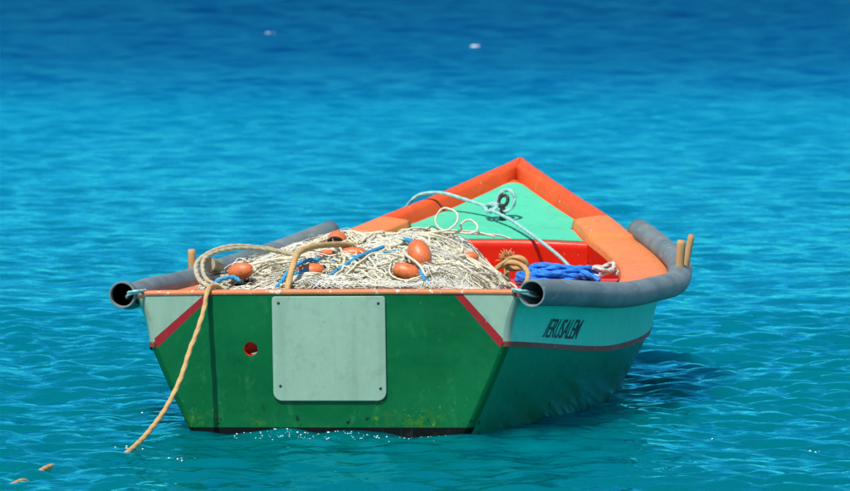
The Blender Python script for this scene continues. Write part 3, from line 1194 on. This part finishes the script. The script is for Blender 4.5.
tag(big, 'beige rope in a wide double arc round the log end', 'rope')
o = rope('second_turn', [(-0.44, 0.16, 0.535), (-0.52, 0.18, 0.568), (-0.568, 0.30, 0.600), (-0.592, 0.44, 0.640), (-0.565, 0.60, 0.662), (-0.50, 0.74, 0.666), (-0.40, 0.90, 0.645), (-0.30, 0.96, 0.618), (-0.20, 0.96, 0.615), (-0.08, 0.95, 0.63)], 0.0080, ROPE_BEIGE, big, depth=0.2)
# log
lp = np.array([(-0.592, 0.50, 0.615), (-0.605, 0.60, 0.606), (-0.625, 0.75, 0.594), (-0.64, 0.90, 0.580)])
path = catmull(lp, 0.03)
V, F = tube(path, [0.031 * (1 + 0.1 * noise.noise(Vector(p) * 12)) for p in path], 16)
o = tag(mesh_obj('log', V, F, WOOD_PALE, None, smooth=False), 'grey-brown log with its sawn round end inside the beige rope arc', 'log')

tq = [
    ([(-0.23, 0.12, 0.525), (-0.222, 0.18, 0.560), (-0.205, 0.30, 0.606), (-0.17, 0.45, 0.630), (-0.13, 0.5, 0.632)], 'short turquoise rope arching up beside the tan rope bend'),
    ([(-0.19, 0.30, 0.585), (-0.13, 0.45, 0.605), (-0.05, 0.58, 0.622), (0.03, 0.66, 0.637), (0.10, 0.72, 0.642), (0.16, 0.78, 0.648)], 'long turquoise rope crossing the heap under the slim float'),
    ([(-0.085, 0.14, 0.535), (-0.05, 0.28, 0.575), (-0.01, 0.44, 0.612), (0.03, 0.60, 0.642), (0.08, 0.8, 0.664)], 'turquoise rope slanting up from the transom edge to the heap top'),
    ([(0.14, 0.95, 0.686), (0.18, 0.85, 0.690), (0.22, 0.75, 0.684), (0.25, 0.66, 0.665)], 'short bright turquoise rope above the largest float'),
    ([(0.30, 0.42, 0.592), (0.33, 0.30, 0.586), (0.36, 0.2, 0.568), (0.40, 0.15, 0.552)], 'turquoise rope dropping from the largest float to the transom'),
    ([(-0.505, 0.14, 0.545), (-0.475, 0.20, 0.570), (-0.43, 0.24, 0.578), (-0.395, 0.20, 0.565)], 'short turquoise rope beside the lone float'),
]
for pts, lab in tq:
    tag(rope('turquoise_rope', [(a, b, max(c, H(a, b) + 0.010)) for a, b, c in pts], 0.0078, ROPE_CYAN, lobes=2), lab, 'rope', 'turquoise ropes in the heap')

# mooring line over the foredeck
ml = rope('mooring_line', [(-0.52, 4.50, 0.60), (-0.455, 4.42, 0.672), (-0.41, 4.40, 0.708), (-0.35, 4.38, 0.722), (-0.27, 4.35, 0.720), (-0.16, 4.30, 0.692), (-0.058, 4.24, 0.664), (-0.02, 4.20, 0.652), (-0.01, 4.16, 0.645),
                           (0.10, 4.00, 0.612), (0.231, 3.78, 0.556), (0.36, 3.45, 0.515), (0.47, 3.15, 0.478), (0.56, 2.88, 0.44), (0.60, 2.75, 0.42)], 0.0078, ROPE_MINT, depth=0.14)
tag(ml, 'pale turquoise mooring line stretched across the foredeck', 'rope')
lp_ = [mid + (0.050 + 0.004 * math.sin(2 * t)) * (math.cos(t) * np.array([0.9, -0.3, 0.28]) + math.sin(t) * np.array([-0.25, 0.25, 0.93])) + np.array([0.012, 0, 0.0]) for t in th]
rope('rope_eye', lp_, 0.0085, ROPE_MINT, ml, closed=True)
rope('rope_knot', [(-0.06, 4.22, 0.655), (-0.02, 4.19, 0.675), (0.01, 4.17, 0.66), (-0.02, 4.16, 0.640), (-0.045, 4.20, 0.65), (-0.02, 4.22, 0.672), (0.02, 4.20, 0.67)], 0.009, ROPE_MINT, ml)

# blue rope coil on the thwart
def coil(c, rx, rv, turns, r, z0, dz, mat, name, jitter=0.02, step=0.006):
    p = []
    n = 14
    for k in range(int(turns * n)):
        t = 2 * math.pi * k / n
        f = 1 + 0.13 * math.sin(k * 0.37) + 0.06 * math.sin(k * 1.3)
        p.append((c[0] + rx * f * math.cos(t), c[1] + rv * f * math.sin(t), z0 + dz * k / n + 0.012 * math.sin(t * 2 + k * 0.21) + jitter * noise.noise(Vector((k * 0.3, 1, 2)))))
    return rope(name, p, r, mat, step=step)


o = coil((0.545, 2.50), 0.150, 0.19, 6.2, 0.0102, 0.405, 0.0105, ROPE_BLUE, 'blue_rope_coil', 0.02, 0.0028)
tag(o, 'bright blue twisted rope coiled beside the net', 'rope')
rope('blue_bight', [(0.44, 2.44, 0.47), (0.50, 2.40, 0.49), (0.58, 2.40, 0.482), (0.64, 2.38, 0.468), (0.70, 2.36, 0.455), (0.76, 2.34, 0.425)], 0.0108, ROPE_BLUE, o, step=0.0028)
rope('blue_bight', [(0.42, 2.50, 0.47), (0.48, 2.36, 0.465), (0.56, 2.30, 0.460), (0.63, 2.32, 0.468), (0.68, 2.42, 0.470), (0.72, 2.55, 0.45)], 0.0108, ROPE_BLUE, o, step=0.0028)
o = coil((0.742, 2.55), 0.062, 0.11, 2.4, 0.0082, 0.438, 0.016, ROPE_WHITE, 'white_rope_coil', 0.01)
tag(o, 'small white rope coil beside the blue rope against the inner side', 'rope')
o = rope('tan_rope_bundle', [(0.36, 1.98, 0.50), (0.41, 1.96, 0.535), (0.45, 1.93, 0.552), (0.49, 1.92, 0.543), (0.50, 1.93, 0.515), (0.46, 1.90, 0.505), (0.42, 1.88, 0.515), (0.44, 1.85, 0.535), (0.48, 1.84, 0.530), (0.52, 1.82, 0.500), (0.54, 1.70, 0.47), (0.56, 1.50, 0.46)], 0.0112, ROPE_TAN, depth=0.12)
tag(o, 'thick brown knotted rope between the net and the blue coil', 'rope')
# frayed orange rope end
paths, rr = [], []
for k in range(420):
    d = np.array([rng.normal(0, 1), rng.normal(0, 0.6), abs(rng.normal(0.3, 0.8))])
    d /= np.linalg.norm(d)
    L = rng.uniform(0.010, 0.026)
    c0 = np.array([0.405, 2.02, 0.540])
    bend = rng.normal(0, 0.012, 3)
    paths.append(np.array([c0 + d * L * t + bend * t * t for t in np.linspace(0, 1, 5)]))
    rr.append(0.0016)
V, F = multi_tubes(paths, rr, 3)
FR = mat_rope('orange_frayed_fibre', (0.80, 0.46, 0.22), (0.70, 0.34, 0.14), 60)
o = thing('frayed_rope_end', (0.405, 2.02, 0.50))
tag(o, 'frayed orange tuft of rope end beside the brown knot', 'rope end')
x = np_mesh('fibres', V, F, FR, o, off=(0.405, 2.02, 0.50))
x['kind'] = 'stuff'
rope('core', [(0.40, 2.02, 0.44), (0.402, 2.02, 0.50), (0.405, 2.02, 0.545)], 0.012, FR, o)

# ------------------------------------------------------------------ sun glints on the water, built as white flecks
def glints():
    V, F = [], []
    spots = []
    for c0, sd, nn in ((-0.18, 0.05, 26), (-0.05, 0.09, 26), (0.06, 0.07, 24), (0.22, 0.05, 16), (0.34, 0.05, 16), (-0.30, 0.05, 10), (0.45, 0.04, 8)):
        for k in range(nn):
            spots.append((BOAT_M @ Vector((rng.normal(c0, sd), -0.03 - abs(rng.normal(0, 0.09)), 0)), rng.uniform(0.0008, 0.0028)))
    for x, y in ((-0.62, -0.75), (-0.60, -0.72), (-0.66, -0.70), (-0.40, -1.0), (-0.36, -1.02), (0.3, -1.2), (-0.9, 0.8), (1.5, 0.3), (1.9, 0.2), (1.85, 0.35), (1.95, -0.2), (1.7, -0.9), (-1.3, -0.3), (2.1, 2.0)):
        for k in range(int(rng.integers(1, 6))):
            spots.append((BOAT_M @ Vector((x + rng.normal(0, 0.02), y + rng.normal(0, 0.05), 0)), rng.uniform(0.0012, 0.0036)))
    for x, y, r in ((-3.62, 117.0, 0.055), (-3.50, 117.2, 0.04), (0.98, 101.0, 0.045), (1.06, 101.1, 0.03)):
        spots.append((Vector((x, y, 0)), r))
    for p, r in spots:
        z = float(wave_z(np.array([p.x]), np.array([p.y]), np.array([0.02 if p.y < 40 else p.y * 0.0035]))[0])
        b = len(V)
        m = 7
        ex = rng.uniform(1.0, 2.0)
        for ring, (q, h) in enumerate(((1.0, -0.002), (0.75, r * 0.45), (0.0, r * 0.75))):
            for k in range(m if q else 1):
                a = 2 * math.pi * k / m
                V.append((p.x + r * q * ex * math.cos(a), p.y + r * q * 1.5 * math.sin(a), z + h))
        for k in range(m):
            k2 = (k + 1) % m
            F.append((b + k, b + k2, b + m + k2, b + m + k))
            F.append((b + m + k, b + m + k2, b + 2 * m))
    GLINT_WHITE = NT('sun_glint_white').finish((0.9, 0.93, 0.93), 0.25)
    o = mesh_obj('glints', V, F, GLINT_WHITE, None, world=Matrix.Identity(4))
    o['kind'] = 'stuff'
    tag(o, 'white flecks standing for sun glints along the foot of the transom', 'glints')


glints()
